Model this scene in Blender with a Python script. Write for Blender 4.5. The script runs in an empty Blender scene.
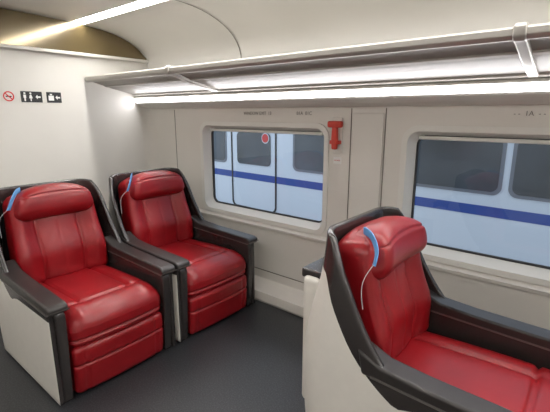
import bpy, bmesh, math
from mathutils import Vector, Matrix
scene=bpy.context.scene
scene.view_settings.view_transform='Standard'
scene.view_settings.look='None'
scene.view_settings.exposure=0.0

# ---------------- materials ----------------
def mat(name,col,rough=.5,metal=0.,noise=0.,nscale=20.,bump=0.,bscale=200.,emit=None,estr=0.,spec=.5,coat=0.):
    m=bpy.data.materials.new(name); m.use_nodes=True
    nt=m.node_tree; b=nt.nodes['Principled BSDF']
    b.inputs['Base Color'].default_value=(*col,1); b.inputs['Roughness'].default_value=rough
    b.inputs['Metallic'].default_value=metal; b.inputs['Specular IOR Level'].default_value=spec
    b.inputs['Coat Weight'].default_value=coat; b.inputs['Coat Roughness'].default_value=.22
    tc=nt.nodes.new('ShaderNodeTexCoord')
    if noise>0:
        n=nt.nodes.new('ShaderNodeTexNoise'); n.inputs['Scale'].default_value=nscale; n.inputs['Detail'].default_value=4
        r=nt.nodes.new('ShaderNodeValToRGB')
        r.color_ramp.elements[0].position=.3; r.color_ramp.elements[1].position=.7
        r.color_ramp.elements[0].color=(*[c*(1-noise) for c in col],1)
        r.color_ramp.elements[1].color=(*[min(1,c*(1+noise)) for c in col],1)
        nt.links.new(tc.outputs['Object'],n.inputs['Vector']); nt.links.new(n.outputs['Fac'],r.inputs['Fac'])
        nt.links.new(r.outputs['Color'],b.inputs['Base Color'])
    if bump>0:
        n=nt.nodes.new('ShaderNodeTexNoise'); n.inputs['Scale'].default_value=bscale; n.inputs['Detail'].default_value=3
        bp=nt.nodes.new('ShaderNodeBump'); bp.inputs['Strength'].default_value=bump; bp.inputs['Distance'].default_value=.002
        nt.links.new(tc.outputs['Object'],n.inputs['Vector']); nt.links.new(n.outputs['Fac'],bp.inputs['Height'])
        nt.links.new(bp.outputs['Normal'],b.inputs['Normal'])
    if emit:
        b.inputs['Emission Color'].default_value=(*emit,1); b.inputs['Emission Strength'].default_value=estr
    return m
M_red=mat('red_leather',(.25,.0045,.0080),.33,noise=.12,nscale=6,bump=.22,bscale=260)
M_gray=mat('charcoal_shell',(.034,.029,.028),.24,metal=.1,noise=.05,bump=.06,bscale=500,coat=.35)
M_pad=mat('armrest_pad',(.028,.024,.023),.32,bump=.15,bscale=300)
M_edge=mat('armrest_edge_highlight',(.20,.185,.175),.3,metal=.6)  # lighter metal tone, painted stand-in for the silvery highlight on pad edges
M_cream=mat('cream_plastic',(.72,.69,.635),.36,noise=.02)
M_wall=mat('wall_laminate',(.72,.69,.64),.5,noise=.02,nscale=3,bump=.05,bscale=80)
M_endw=mat('end_wall_laminate',(.71,.69,.645),.5,noise=.02,nscale=3,bump=.05,bscale=80)
M_ceil=mat('ceiling_panel',(.80,.785,.745),.4,noise=.015,nscale=2)
M_seam=mat('seam',(.16,.14,.12),.7)
M_gask=mat('window_gasket',(.03,.03,.032),.6)
M_frame=mat('window_frame',(.75,.735,.69),.4)
M_alu=mat('rack_aluminium',(.44,.42,.39),.42,metal=.5)
M_rack=mat('rack_panel',(.31,.29,.26),.45,noise=.04,nscale=2)
M_dark=mat('bronze_glass_panel',(.17,.125,.055),.14,metal=.55,spec=.9,coat=.6)
M_light=mat('ceiling_lamp',(.9,.9,.9),.5,emit=(1,.98,.95),estr=41)
M_led=mat('led_lamp',(.9,.9,.9),.5,emit=(1,.98,1),estr=24)
M_black=mat('black_sign',(.012,.012,.014),.4)
M_white=mat('white_print',(.8,.8,.78),.5)
M_signred=mat('sign_red',(.6,.02,.02),.4)
M_hred=mat('hammer_red',(.60,.05,.03),.4)
M_blue=mat('blue_ribbon',(.10,.30,.60),.5)
M_wire=mat('white_cord',(.45,.48,.5),.4)
M_tbody=mat('train_body_white',(.70,.77,.86),.3,noise=.03,nscale=.6)
M_tblue=mat('train_stripe_blue',(.02,.07,.34),.35)
M_tglass=mat('train_dark_glass',(.065,.08,.095),.12,noise=.4,nscale=1.2,spec=.6)
M_tframe=mat('train_window_frame',(.20,.22,.26),.4)
M_ground=mat('ballast',(.14,.135,.13),.9,noise=.4,nscale=14)
M_floor=mat('speckled_vinyl',(.020,.022,.026),.40)
nt=M_floor.node_tree; b=nt.nodes['Principled BSDF']
tc=nt.nodes.new('ShaderNodeTexCoord'); n1=nt.nodes.new('ShaderNodeTexNoise'); n1.inputs['Scale'].default_value=130; n1.inputs['Detail'].default_value=5
rp=nt.nodes.new('ShaderNodeValToRGB')
rp.color_ramp.elements[0].position=.45; rp.color_ramp.elements[0].color=(.016,.017,.020,1)
rp.color_ramp.elements[1].position=.75; rp.color_ramp.elements[1].color=(.06,.062,.067,1)
nt.links.new(tc.outputs['Object'],n1.inputs['Vector']); nt.links.new(n1.outputs['Fac'],rp.inputs['Fac']); nt.links.new(rp.outputs['Color'],b.inputs['Base Color'])
M_glass=bpy.data.materials.new('window_glass'); M_glass.use_nodes=True
nt=M_glass.node_tree; nt.nodes.clear()
o=nt.nodes.new('ShaderNodeOutputMaterial'); mx=nt.nodes.new('ShaderNodeMixShader'); tr=nt.nodes.new('ShaderNodeBsdfTransparent'); gl=nt.nodes.new('ShaderNodeBsdfGlossy'); lw=nt.nodes.new('ShaderNodeLayerWeight')
lw.inputs[0].default_value=.5
pw=nt.nodes.new('ShaderNodeMath'); pw.operation='POWER'; pw.inputs[1].default_value=4.
ma=nt.nodes.new('ShaderNodeMath'); ma.operation='MULTIPLY_ADD'; ma.inputs[1].default_value=.6; ma.inputs[2].default_value=.06
tr.inputs['Color'].default_value=(.86,.90,.93,1); gl.inputs['Roughness'].default_value=.02
nt.links.new(lw.outputs['Facing'],pw.inputs[0]); nt.links.new(pw.outputs[0],ma.inputs[0]); nt.links.new(ma.outputs[0],mx.inputs[0])
nt.links.new(tr.outputs[0],mx.inputs[1]); nt.links.new(gl.outputs[0],mx.inputs[2]); nt.links.new(mx.outputs[0],o.inputs[0])

# ---------------- helpers ----------------
def link(ob,parent=None):
    scene.collection.objects.link(ob)
    if parent: ob.parent=parent
    return ob
def empty(name,loc=(0,0,0),rot=0):
    e=bpy.data.objects.new(name,None); e.location=loc; e.rotation_euler=(0,0,rot); e.empty_display_size=.1
    return link(e)
def mesh(name,verts,faces,mats,parent=None,smooth=False,midx=None):
    me=bpy.data.meshes.new(name); me.from_pydata([tuple(v) for v in verts],[],faces)
    if not isinstance(mats,(list,tuple)): mats=[mats]
    for m in mats: me.materials.append(m)
    if midx:
        for p,i in zip(me.polygons,midx): p.material_index=i
    bm=bmesh.new(); bm.from_mesh(me); bmesh.ops.recalc_face_normals(bm,faces=bm.faces); bm.to_mesh(me); bm.free()
    if smooth:
        for p in me.polygons: p.use_smooth=True
    return link(bpy.data.objects.new(name,me),parent)
def bevel(ob,w,seg=3):
    if w>0:
        md=ob.modifiers.new('bev','BEVEL'); md.width=w; md.segments=seg; md.limit_method='ANGLE'; md.angle_limit=math.radians(35)
        for p in ob.data.polygons: p.use_smooth=True
        wn=ob.modifiers.new('wn','WEIGHTED_NORMAL')
    return ob
def box(name,lo,hi,m,parent=None,bev=0.,seg=3):
    x0,y0,z0=lo; x1,y1,z1=hi
    v=[(x0,y0,z0),(x1,y0,z0),(x1,y1,z0),(x0,y1,z0),(x0,y0,z1),(x1,y0,z1),(x1,y1,z1),(x0,y1,z1)]
    f=[(0,3,2,1),(4,5,6,7),(0,1,5,4),(1,2,6,5),(2,3,7,6),(3,0,4,7)]
    return bevel(mesh(name,v,f,m,parent),bev,seg)
def prism(name,pts,axis,a,b,m,parent=None,bev=0.,seg=3):
    v=[]
    for t in (a,b):
        for p in pts:
            v.append((p[0],t,p[1]) if axis=='y' else (t,p[0],p[1]))
    n=len(pts)
    f=[tuple(range(n)),tuple(range(2*n-1,n-1,-1))]+[(i,(i+1)%n,n+(i+1)%n,n+i) for i in range(n)]
    return bevel(mesh(name,v,f,m,parent),bev,seg)
def cushion(name,c,dims,r,n,fn,m,parent):
    bm=bmesh.new(); bmesh.ops.create_cube(bm,size=2.0)
    bmesh.ops.subdivide_edges(bm,edges=bm.edges[:],cuts=n,use_grid_fill=True)
    H=Vector(dims)/2; I=Vector([max(h-r,1e-4) for h in H])
    for v in bm.verts:
        p=Vector((v.co[0]*H[0],v.co[1]*H[1],v.co[2]*H[2]))
        q=Vector([max(-I[i],min(I[i],p[i])) for i in range(3)])
        d=p-q
        if d.length>1e-9: p=q+d.normalized()*r
        u=Vector((p[0]/H[0],p[1]/H[1],p[2]/H[2]))
        v.co=fn(p,u)+Vector(c)
    bmesh.ops.recalc_face_normals(bm,faces=bm.faces)
    me=bpy.data.meshes.new(name); bm.to_mesh(me); bm.free(); me.materials.append(m)
    for p in me.polygons: p.use_smooth=True
    return link(bpy.data.objects.new(name,me),parent)
def tube(name,pts,rad,m,parent=None,flat=None,cyc=False):
    cu=bpy.data.curves.new(name,'CURVE'); cu.dimensions='3D'
    s=cu.splines.new('NURBS'); s.points.add(len(pts)-1)
    for i,p in enumerate(pts): s.points[i].co=(*p,1)
    s.use_endpoint_u=True; s.order_u=3; s.use_cyclic_u=cyc
    if flat: cu.extrude=flat; cu.bevel_depth=rad
    else: cu.bevel_depth=rad
    cu.bevel_resolution=3; cu.materials.append(m)
    return link(bpy.data.objects.new(name,cu),parent)
def rrect(x0,z0,x1,z1,r,seg=8):
    P=[]
    for cx,cz,a0 in ((x1-r,z1-r,0),(x0+r,z1-r,90),(x0+r,z0+r,180),(x1-r,z0+r,270)):
        for i in range(seg+1):
            a=math.radians(a0+90*i/seg); P.append((cx+r*math.cos(a),cz+r*math.sin(a)))
    return P
def plate(name,loops,y,thick,m,parent=None):
    cu=bpy.data.curves.new(name,'CURVE'); cu.dimensions='2D'; cu.fill_mode='BOTH'
    for L in loops:
        s=cu.splines.new('POLY'); s.points.add(len(L)-1); s.use_cyclic_u=True
        for i,p in enumerate(L): s.points[i].co=(p[0],p[1],0,1)
    cu.extrude=thick/2
    tmp=bpy.data.objects.new('tmp',cu); scene.collection.objects.link(tmp)
    dg=bpy.context.evaluated_depsgraph_get(); me=bpy.data.meshes.new_from_object(tmp.evaluated_get(dg))
    bpy.data.objects.remove(tmp)
    for v in me.vertices: v.co=Vector((v.co.x,-v.co.z+y,v.co.y))
    bm=bmesh.new(); bm.from_mesh(me); bmesh.ops.remove_doubles(bm,verts=bm.verts,dist=1e-5); bmesh.ops.recalc_face_normals(bm,faces=bm.faces); bm.to_mesh(me); bm.free()
    me.materials.clear(); me.materials.append(m); me.name=name
    return link(bpy.data.objects.new(name,me),parent)
def loftring(name,A,ya,B,yb,m,parent=None):
    n=len(A); v=[(p[0],ya,p[1]) for p in A]+[(p[0],yb,p[1]) for p in B]
    return mesh(name,v,[(i,(i+1)%n,n+(i+1)%n,n+i) for i in range(n)],m,parent,smooth=True)

XE=-3.60; XR=2.6; YW=2.40; YL=-.78
# ---------------- room ----------------
box('floor',(XE-.1,YL-.1,-.06),(XR+.1,YW+.12,0),M_floor)
W1=(-2.80,.655,-1.52,1.395); W2=(-.93,.655,.35,1.395); W3=(.93,.655,2.21,1.395)
outer=[(XE-.1,0),(XR+.1,0),(XR+.1,1.70),(XE-.1,1.70)]
plate('wall_window_side',[outer]+[rrect(*w,.07) for w in (W1,W2,W3)],YW+.03,.06,M_wall)
for i,w in enumerate((W1,W2,W3)):
    e=empty('window_%d'%(i+1))
    x0,z0,x1,z1=w
    o0=rrect(x0-.035,z0-.035,x1+.035,z1+.035,.10); i0=rrect(x0,z0,x1,z1,.07)
    i1=rrect(x0+.03,z0+.035,x1-.03,z1-.025,.06)
    plate('raised_surround',[o0,i0],YW-.006,.014,M_frame,e)
    loftring('reveal',i0,YW-.008,i1,YW+.065,M_frame,e)
    i2=rrect(x0+.04,z0+.045,x1-.04,z1-.035,.05)
    plate('gasket',[rrect(x0-.02,z0-.02,x1+.02,z1+.02,.07),i2],YW+.075,.02,M_gask,e)
    L=rrect(x0+.03,z0+.03,x1-.03,z1-.03,.04)
    mesh('glass',[(p[0],YW+.09,p[1]) for p in L],[tuple(range(len(L)))],M_glass,e)
    box('blind_bar',(x0+.05,YW+.035,z1-.05),(x1-.05,YW+.055,z1-.028),M_frame,e,.006)
prism('trim_sill',[(YW,.575),(YW-.035,.58),(YW-.04,.60),(YW-.005,.615),(YW,.615)],'x',XE,XR,M_cream,None)
prism('baseboard_window_side',[(YW,0),(YW-.15,0),(YW-.16,.02),(YW-.15,.085),(YW-.05,.11),(YW,.13)],'x',XE,XR,M_cream,None)
box('trim_base_groove',(XE,YW-.004,.20),(XR,YW,.206),M_seam)
k=1
for x in (-3.20,-1.32,-1.08,.62):
    box('trim_seam_%d'%k,(x-.003,YW-.002,.62),(x+.003,YW,1.53),M_seam); k+=1
box('trim_pillar_cover',(-1.31,YW-.012,.625),(-1.09,YW-.002,1.50),M_wall,None,.008)
cp=[(XE+.10*(1-math.sin(a)),YW-.10*(1-math.cos(a))) for a in [math.radians(90*i/8) for i in range(9)]]
v=[];n=len(cp)
for z in (0,1.70):
    for p in cp: v.append((p[0],p[1],z))
mesh('trim_corner',v,[(i,i+1,n+i+1,n+i) for i in range(n-1)],M_wall,None,True)
box('wall_end',(XE-.08,YL-.1,0),(XE,YW+.1,2.40),M_endw)
box('wall_rear',(XR,YL-.1,0),(XR+.08,YW+.1,2.40),M_endw)
box('wall_aisle_side',(XE,YL-.08,0),(XR,YL,2.40),M_wall)
prof=[(YL,1.95),(YL+.12,2.07),(YL+.35,2.17),(-.16,2.235),(-.16,2.27),(-.08,2.27),(-.08,2.25),(.82,2.28),(1.70,2.25),(1.70,2.275),(1.79,2.275),(1.79,2.235)]
for i in range(1,13):
    a=math.radians(90*i/12); prof.append((1.79+.63*math.sin(a), 1.90+.335*(math.cos(a))**.85 if i<12 else 1.90))
prof.append((2.42,1.62))
n=len(prof); v=[(XE,p[0],p[1]) for p in prof]+[(XR,p[0],p[1]) for p in prof]
c=mesh('ceiling',v,[(i,i+1,n+i+1,n+i) for i in range(n-1)],M_ceil,None,False)
sd=c.modifiers.new('s','SOLIDIFY'); sd.thickness=.02; sd.offset=0
for p in c.data.polygons: p.use_smooth=True
es=c.modifiers.new('es','EDGE_SPLIT'); es.split_angle=math.radians(30)
box('roof',(XE-.1,YL-.1,2.40),(XR+.1,YW+.2,2.46),M_ceil)
box('wall_upper_side',(XE-.1,YW+.05,1.70),(XR+.1,YW+.12,2.40),M_wall)
covp=prof[11:-1]
for j,x in enumerate((-2.32,-.25,1.8)):
    vv=[]
    for t in (x-.004,x+.004):
        for p in covp: vv.append((t,p[0]-.012,p[1]-.013))
    m_=len(covp); mesh('trim_ceiling_seam_%d'%(j+1),vv,[(i,i+1,m_+i+1,m_+i) for i in range(m_-1)],M_seam)
box('ceiling_light_strip',(XE+.02,1.715,2.245),(XR-.02,1.775,2.258),M_light)
box('ceiling_light_strip.001',(XE+.02,-.145,2.245),(XR-.02,-.095,2.258),M_light)
pp=[(YL+.02,2.0),(2.40,2.0)]+[(p[0]-.018,p[1]-.012) for p in reversed(prof[13:]) if p[1]>2.01]+[(1.70,2.236),(.82,2.262),(-.08,2.236),(YL+.35,2.16),(YL+.12,2.05)]
prism('trim_transom_panel',pp,'x',XE,XE+.025,M_dark)
box('trim_transom_ledge',(XE,YL+.01,1.975),(XE+.04,2.40,2.0),M_endw,None,.004)

# ---------------- LED strip & rack ----------------
led=empty('led_light_strip')
prism('housing',[(2.398,1.655),(2.235,1.655),(2.225,1.640),(2.245,1.585),(2.30,1.56),(2.398,1.54)],'x',XE+.01,XR-.01,M_frame,led)
prism('lamp',[(2.2235,1.632),(2.2390,1.598),(2.2410,1.599),(2.2255,1.633)],'x',XE+.02,XR-.02,M_led,led)
rk=empty('luggage_rack')
prism('panel',[(1.80,1.775),(2.0,1.72),(2.24,1.668),(2.41,1.665),(2.41,1.675),(2.24,1.68),(2.0,1.732),(1.80,1.787)],'x',XE+.01,XR-.01,M_rack,rk)
prism('front_rail',[(1.755,1.775),(1.77,1.760),(1.80,1.762),(1.815,1.777),(1.81,1.800),(1.775,1.810),(1.758,1.800)],'x',XE+.02,XR-.02,M_alu,rk,.004)
prism('inner_rail',[(1.93,1.731),(1.955,1.724),(1.955,1.745),(1.93,1.751)],'x',XE+.02,XR-.02,M_alu,rk,.003)
prism('rear_rail',[(2.20,1.664),(2.235,1.657),(2.24,1.675),(2.20,1.684)],'x',XE+.02,XR-.02,M_alu,rk,.003)
for j,x in enumerate((-2.40,-.30,1.8)):
    prism('bracket_%d'%(j+1),[(1.748,1.770),(1.76,1.755),(1.80,1.752),(1.95,1.712),(2.15,1.667),(2.22,1.658),(2.41,1.658),(2.41,1.80),(2.36,1.74),(2.2,1.715),(1.95,1.765),(1.81,1.815),(1.765,1.820),(1.748,1.805)],'x',x-.022,x+.022,M_alu,rk,.008)

def label(name,txt,loc,size,rot,m,parent=None):
    cu=bpy.data.curves.new(name,'FONT'); cu.body=txt; cu.size=size; cu.extrude=.0005; cu.align_x='CENTER'; cu.align_y='CENTER'; cu.materials.append(m)
    ob=bpy.data.objects.new(name,cu); ob.location=loc; ob.rotation_euler=rot
    return link(ob,parent)
def labelplate(x,txt):
    e=empty('seat_number_label',(x,YW,1.497))
    label('text',txt,(0,-.003,0),.034,(math.radians(90),0,0),M_seam,e)
labelplate(-2.15,'WINDOW EXIT  13'); labelplate(-1.70,'01A  01C'); labelplate(-.32,'- -  1A  - -')

# ---------------- seats ----------------
def sstep(t): t=max(0,min(1,t)); return t*t*(3-2*t)
def make_seat(X0,Yc):
    S=empty('train_seat',(X0,Yc,0))
    xr=-.99; R=.17; W=.37
    path=[]
    for i in range(30): path.append((-.03+( xr+R+.03)*i/30.,-W))
    for i in range(11):
        a=math.radians(90*i/10); path.append((xr+R-R*math.sin(a),-W+R-R*math.cos(a)))
    for i in range(1,14): path.append((xr,(-W+R)+(2*(W-R))*i/14.))
    for i in range(11):
        a=math.radians(90*i/10); path.append((xr+R-R*math.cos(a),W-R+R*math.sin(a)))
    for i in range(1,31): path.append((xr+R+(-.03-xr-R)*i/30.,W))
    def rim(x,y):
        t=(-.54-x)/.38
        t=max(0,min(1,t)); t=.25*t*t*(3-2*t)+.75*t
        z=.540+.475*t
        if x<-.83: z+=.03*sstep((-x-.83)/.16)
        return z
    NR=16
    verts=[];faces=[];mi=[]
    n=len(path)
    for k in range(NR+6):
        for (x,y) in path:
            top=rim(x,y); band=.05+.10*sstep((-.42-x)/.33)
            if k<=NR: z=.01+(top-band-.01)*k/NR
            else: z=top-band+band*(k-NR)/5
            rear=sstep((-x-.52)/.4)
            xx=x+rear*(.06*sstep((z-.45)/.65))-rear*.035*math.sin(min(1,z/.85)*math.pi)
            yy=y*(1-.05*sstep((z-.56)/.55)*sstep((-x-.52)/.2))
            verts.append((xx,yy,z))
    for k in range(NR+5):
        for i in range(n-1):
            faces.append((k*n+i,k*n+i+1,(k+1)*n+i+1,(k+1)*n+i)); mi.append(0 if k<NR else 1)
    me=bpy.data.meshes.new('shell'); me.from_pydata(verts,[],faces)
    for m in (M_cream,M_gray,M_gray): me.materials.append(m)
    for p,i in zip(me.polygons,mi): p.material_index=i; p.use_smooth=True
    sh=link(bpy.data.objects.new('shell',me),S)
    p=me.polygons[5]
    if p.normal.y>0: me.flip_normals()
    sd=sh.modifiers.new('sol','SOLIDIFY'); sd.thickness=.028; sd.offset=-1; sd.material_offset=1; sd.material_offset_rim=1
    bv=sh.modifiers.new('bv','BEVEL'); bv.width=.008; bv.segments=2; bv.limit_method='ANGLE'; bv.angle_limit=math.radians(60)
    box('rear_housing',(-1.07,-.22,.14),(-.97,.22,.79),M_cream,S,.03,4)
    box('rear_tray_ledge',(-1.085,-.20,.77),(-.96,.20,.815),M_gray,S,.010)
    box('base',(-.92,-.25,.0),(-.16,.25,.28),M_pad,S,.01)
    def g(d,w): return math.exp(-(d/w)**2)
    tilt=math.radians(11)
    def tr(p):
        return Vector((p.x*math.cos(tilt)-p.z*math.sin(tilt),p.y,p.x*math.sin(tilt)+p.z*math.cos(tilt)))
    def back(p,u):
        v=(u.z+1)/2
        q=p.copy()
        if u.x>0:
            f=1 if u.x>.5 else u.x*2
            y0=.125+.025*v
            b_=sstep((abs(p.y)-y0)/.10)
            q.x+=f*.036*b_
            q.x+=f*.012*math.cos(u.z*1.5)
            for s in(-1,1): q.x-=f*.014*g(p.y-s*y0,.0075)
            q.x+=f*.010*(1-min(1,abs(p.y)/y0)**2)
            q.x-=f*.004*g(p.y,.006)
            q.x+=f*.024*g(p.z+.12,.10)
        q.y*=1.0-.12*v
        if u.z>0: q.z-=.05*abs(u.y)**3*u.z
        return tr(q)
    cushion('backrest',(-.790,0,.725),(.13,.575,.61),.045,64,back,M_red,S)
    def head(p,u):
        q=p.copy()
        if u.x>0: q.x+=(.026*abs(u.y)**2+.024*(1-u.z**2)-.008*g(p.z-.05,.006))*min(1,u.x*1.5)
        if u.z>0: q.z-=.045*abs(u.y)**2.5*u.z
        q.y*=1-.10*u.z
        return tr(q)
    cushion('headrest',(-.780,0,.945),(.155,.465,.215),.065,36,head,M_red,S)
    def seat(p,u):
        q=p.copy()
        if u.z>0:
            f=min(1,u.z*2)
            q.z+=f*(.022*(1-abs(u.y)**3)+.008*math.cos(u.x*1.5))
            q.z+=f*.012*sstep((abs(p.y)-.15)/.06)*(1-abs(u.y)**6)
            for s in(-1,1): q.z-=f*.018*g(p.y-s*.15,.0085)*(1 if p.x<.21 else 0.)
            q.z-=f*.018*g(p.x-.21,.0085)
            q.z-=f*.03*max(0,(p.x-.23)/.12)**2
            q.z+=-.02*(-u.x)*.5
        if u.x>0:
            q.x-=.014*g(p.z+.03,.008)
            q.x+=.018*(1-u.y**2)*u.x
        return q
    cushion('seat_cushion',(-.39,0,.362),(.74,.570,.165),.055,60,seat,M_red,S)
    def leg(p,u):
        q=p.copy()
        if u.x>0:
            q.x+=.012*(1-u.y**2)+.008*(1-u.z**2)
            q.x-=.013*g(p.z-.035,.006)
            for s in(-1,1): q.x-=.012*g(p.y-s*.22,.006)
        q.x+=.006*(u.z-1)
        return q
    cushion('leg_rest',(-.075,0,.152),(.11,.555,.28),.03,44,leg,M_red,S)
    box('leg_rest_bracket',(-.30,-.2,.0),(-.13,.2,.06),M_pad,S)
    for s,nm in((-1,'left'),(1,'right')):
        a,b=(.290,.345)
        if s<0: a,b=-b,-a
        prism('arm_body_'+nm,[(-.82,.0),(-.82,.60),(-.70,.565),(-.03,.53),(-.015,.50),(-.02,.36),(-.045,.0)],'y',a,b,M_gray,S,.012)
        a2,b2=(.278,.378)
        if s<0:a2,b2=-b2,-a2
        pts=[(-.68,.545),(-.60,.543),(-.02,.523),(0.,.538),(.0,.565),(-.03,.578),(-.45,.590),(-.60,.602),(-.70,.645)]
        prism('arm_pad_'+nm,pts,'y',a2,b2,M_pad,S,.012,4)
        a3,b3=(.275,.3815)
        if s<0:a3,b3=-b3,-a3
        prism('arm_edge_highlight_'+nm,[(-.64,.549),(-.02,.529),(.0035,.543),(.0035,.549),(-.02,.537),(-.64,.557)],'y',a3,b3,M_edge,S)  # thin pale strip added to imitate the highlight along the pad edge
    box('seat_control_panel',(-.42,-.294,.45),(-.22,-.286,.51),M_pad,S,.003)
    # narrow blue headset ribbon draped over the upper left corner of the headrest, cord beside it
    tube('headset_ribbon',[(-.80,-.165,1.035),(-.760,-.195,1.040),(-.715,-.232,1.012),(-.695,-.258,.975),(-.700,-.272,.94)],.003,M_blue,S,flat=.013)
    tube('headset_cord',[(-.700,-.272,.945),(-.71,-.305,.92),(-.72,-.322,.88),(-.72,-.325,.83),(-.71,-.325,.78)],.0016,M_wire,S)
    return S
make_seat(-1.97,1.045)
make_seat(-1.97,1.815)
make_seat(.09,1.60)

# ---------------- emergency hammer ----------------
h=empty('emergency_hammer',(-1.42,YW,1.36))
box('mount_plate',(-.04,-.012,-.13),(.04,0,.11),M_wall,h,.006)
prism('handle',[(-.016,-.10),(.016,-.10),(.021,-.03),(.016,.06),(-.016,.06),(-.021,-.03)],'y',-.055,-.02,M_hred,h,.008)
box('hammer_head',(-.052,-.06,.045),(.052,-.014,.088),M_hred,h,.012)
box('clip',(-.038,-.044,-.065),(.038,-.012,-.04),M_hred,h,.004)
box('instruction_label',(-.025,-.004,-.20),(.035,0,-.155),M_white,h)
label('instruction_text','HAMMER',(.005,-.005,-.178),.012,(math.radians(90),0,0),M_signred,h)

# ---------------- end wall signs ----------------
def person(par,y,z,s,skirt=False):
    x=.004
    vs=[(x,y+.0055*s*math.cos(a*math.pi/8),z+.020*s+.0055*s*math.sin(a*math.pi/8)) for a in range(16)]
    mesh('figure_head',vs,[tuple(range(16))],M_white,par)
    if skirt: pts=[(-.004,.012),(.004,.012),(.010,-.008),(.003,-.008),(.003,-.024),(-.003,-.024),(-.003,-.008),(-.010,-.008)]
    else: pts=[(-.007,.012),(.007,.012),(.007,-.006),(.004,-.006),(.004,-.024),(-.004,-.024),(-.004,-.006),(-.007,-.006)]
    mesh('figure_body',[(x,y+p[0]*s,z+p[1]*s) for p in pts],[tuple(range(8))],M_white,par)
sz=1.625
def ring(name,par,ro,ri,x,m,y=0,z=0,N=32):
    v=[]
    for r_ in (ro,ri):
        for i in range(N): v.append((x,y+r_*math.cos(2*math.pi*i/N),z+r_*math.sin(2*math.pi*i/N)))
    mesh(name,v,[(i,(i+1)%N,N+(i+1)%N,N+i) for i in range(N)],m,par)
e=empty('no_smoking_sign',(XE,1.16,sz))
box('plate',(0,-.042,-.042),(.002,.042,.042),M_endw,e)
ring('red_ring',e,.038,.029,.003,M_signred)
mesh('slash',[(.0035,-.027,.021),(.0035,-.021,.027),(.0035,.027,-.021),(.0035,.021,-.027)],[(0,1,2,3)],M_signred,e)
box('cigarette',(.002,-.02,-.005),(.003,.02,.004),M_black,e)
e=empty('restroom_sign',(XE,1.325,sz))
box('plate',(0,-.08,-.042),(.003,.075,.042),M_black,e)
person(e,-.053,0,1.35); person(e,-.01,0,1.35,True)
mesh('arrow',[(.004,.03-.005,0),(.004,.04,.018),(.004,.04,.006),(.004,.062,.006),(.004,.062,-.006),(.004,.04,-.006),(.004,.04,-.018)],[tuple(range(7))],M_white,e)
e=empty('luggage_sign',(XE,1.49,sz))
box('plate',(0,-.055,-.042),(.003,.06,.042),M_black,e)
mesh('case',[(.004,-.042,-.025),(.004,0,-.025),(.004,0,.014),(.004,-.042,.014)],[(0,1,2,3)],M_white,e)
mesh('handle',[(.004,-.03,.017),(.004,-.012,.017),(.004,-.012,.028),(.004,-.03,.028)],[(0,1,2,3)],M_white,e)
mesh('arrow',[(.004,.012,0),(.004,.028,.018),(.004,.028,.006),(.004,.05,.006),(.004,.05,-.006),(.004,.028,-.006),(.004,.028,-.018)],[tuple(range(7))],M_white,e)

# ---------------- outside train ----------------
T=empty('passenger_train',(-1.5,5.2,0),math.radians(-3))
tp=[(0,-.7),(0,1.45),(.12,2.0),(.6,2.5),(2.8,2.5),(2.8,-.7)]
prism('body',tp,'x',-14,12,M_tbody,T)
box('stripe',(-14,-.006,.30),(12,0,.42),M_tblue,T)
def twin(x0,x1,z0=.60,z1=1.22):
    plate('window_frame',[rrect(x0-.04,z0-.04,x1+.04,z1+.04,.10)],-.006,.012,M_tframe,T)
    plate('window_glass',[rrect(x0,z0,x1,z1,.08)],-.016,.01,M_tglass,T)
for x0,x1 in ((-9,-7.6),(-7.3,-5.9),(-5.75,-4.2),(-2.45,-1.05),(-.85,.6),(.75,2.0),(2.2,3.6),(3.8,5.2),(5.4,6.8)):
    twin(x0,x1)
plate('door_edge',[rrect(-4.02,-.26,-2.86,1.26,.12),rrect(-3.99,-.23,-2.89,1.23,.10)],-.009,.010,M_gask,T)
plate('door_glass',[rrect(-3.85,.58,-3.0,1.16,.08)],-.012,.01,M_tglass,T)
plate('door_sticker_rim',[rrect(-3.20,.98,-3.02,1.16,.089)],-.022,.004,M_tbody,T)
plate('door_sticker',[rrect(-3.185,.995,-3.035,1.145,.074)],-.026,.004,M_signred,T)
for i,x in enumerate((-10,-3,4,9)):
    for dx in (0,2.2):
        box('wheel_bogie',(x+dx-.4,.3,-1.0),(x+dx+.4,2.5,-.65),M_gask,T,.1)
box('outside_ground',(-20,2.7,-1.05),(15,14,-1.0),M_ground)

w=bpy.data.worlds.new('world'); scene.world=w; w.use_nodes=True
bg=w.node_tree.nodes['Background']; bg.inputs[0].default_value=(.70,.78,.88,1); bg.inputs[1].default_value=1.4

cam=bpy.data.cameras.new('camera'); cam.sensor_width=36; cam.lens=400/550*36; cam.clip_start=.02
co=bpy.data.objects.new('camera',cam); link(co)
co.location=(0,0,1.5)
yaw=math.radians(50.6); pit=math.atan(93/400)
d=Vector((-math.cos(yaw)*math.cos(pit),math.sin(yaw)*math.cos(pit),-math.sin(pit)))
co.rotation_euler=d.to_track_quat('-Z','Y').to_euler()
scene.camera=co
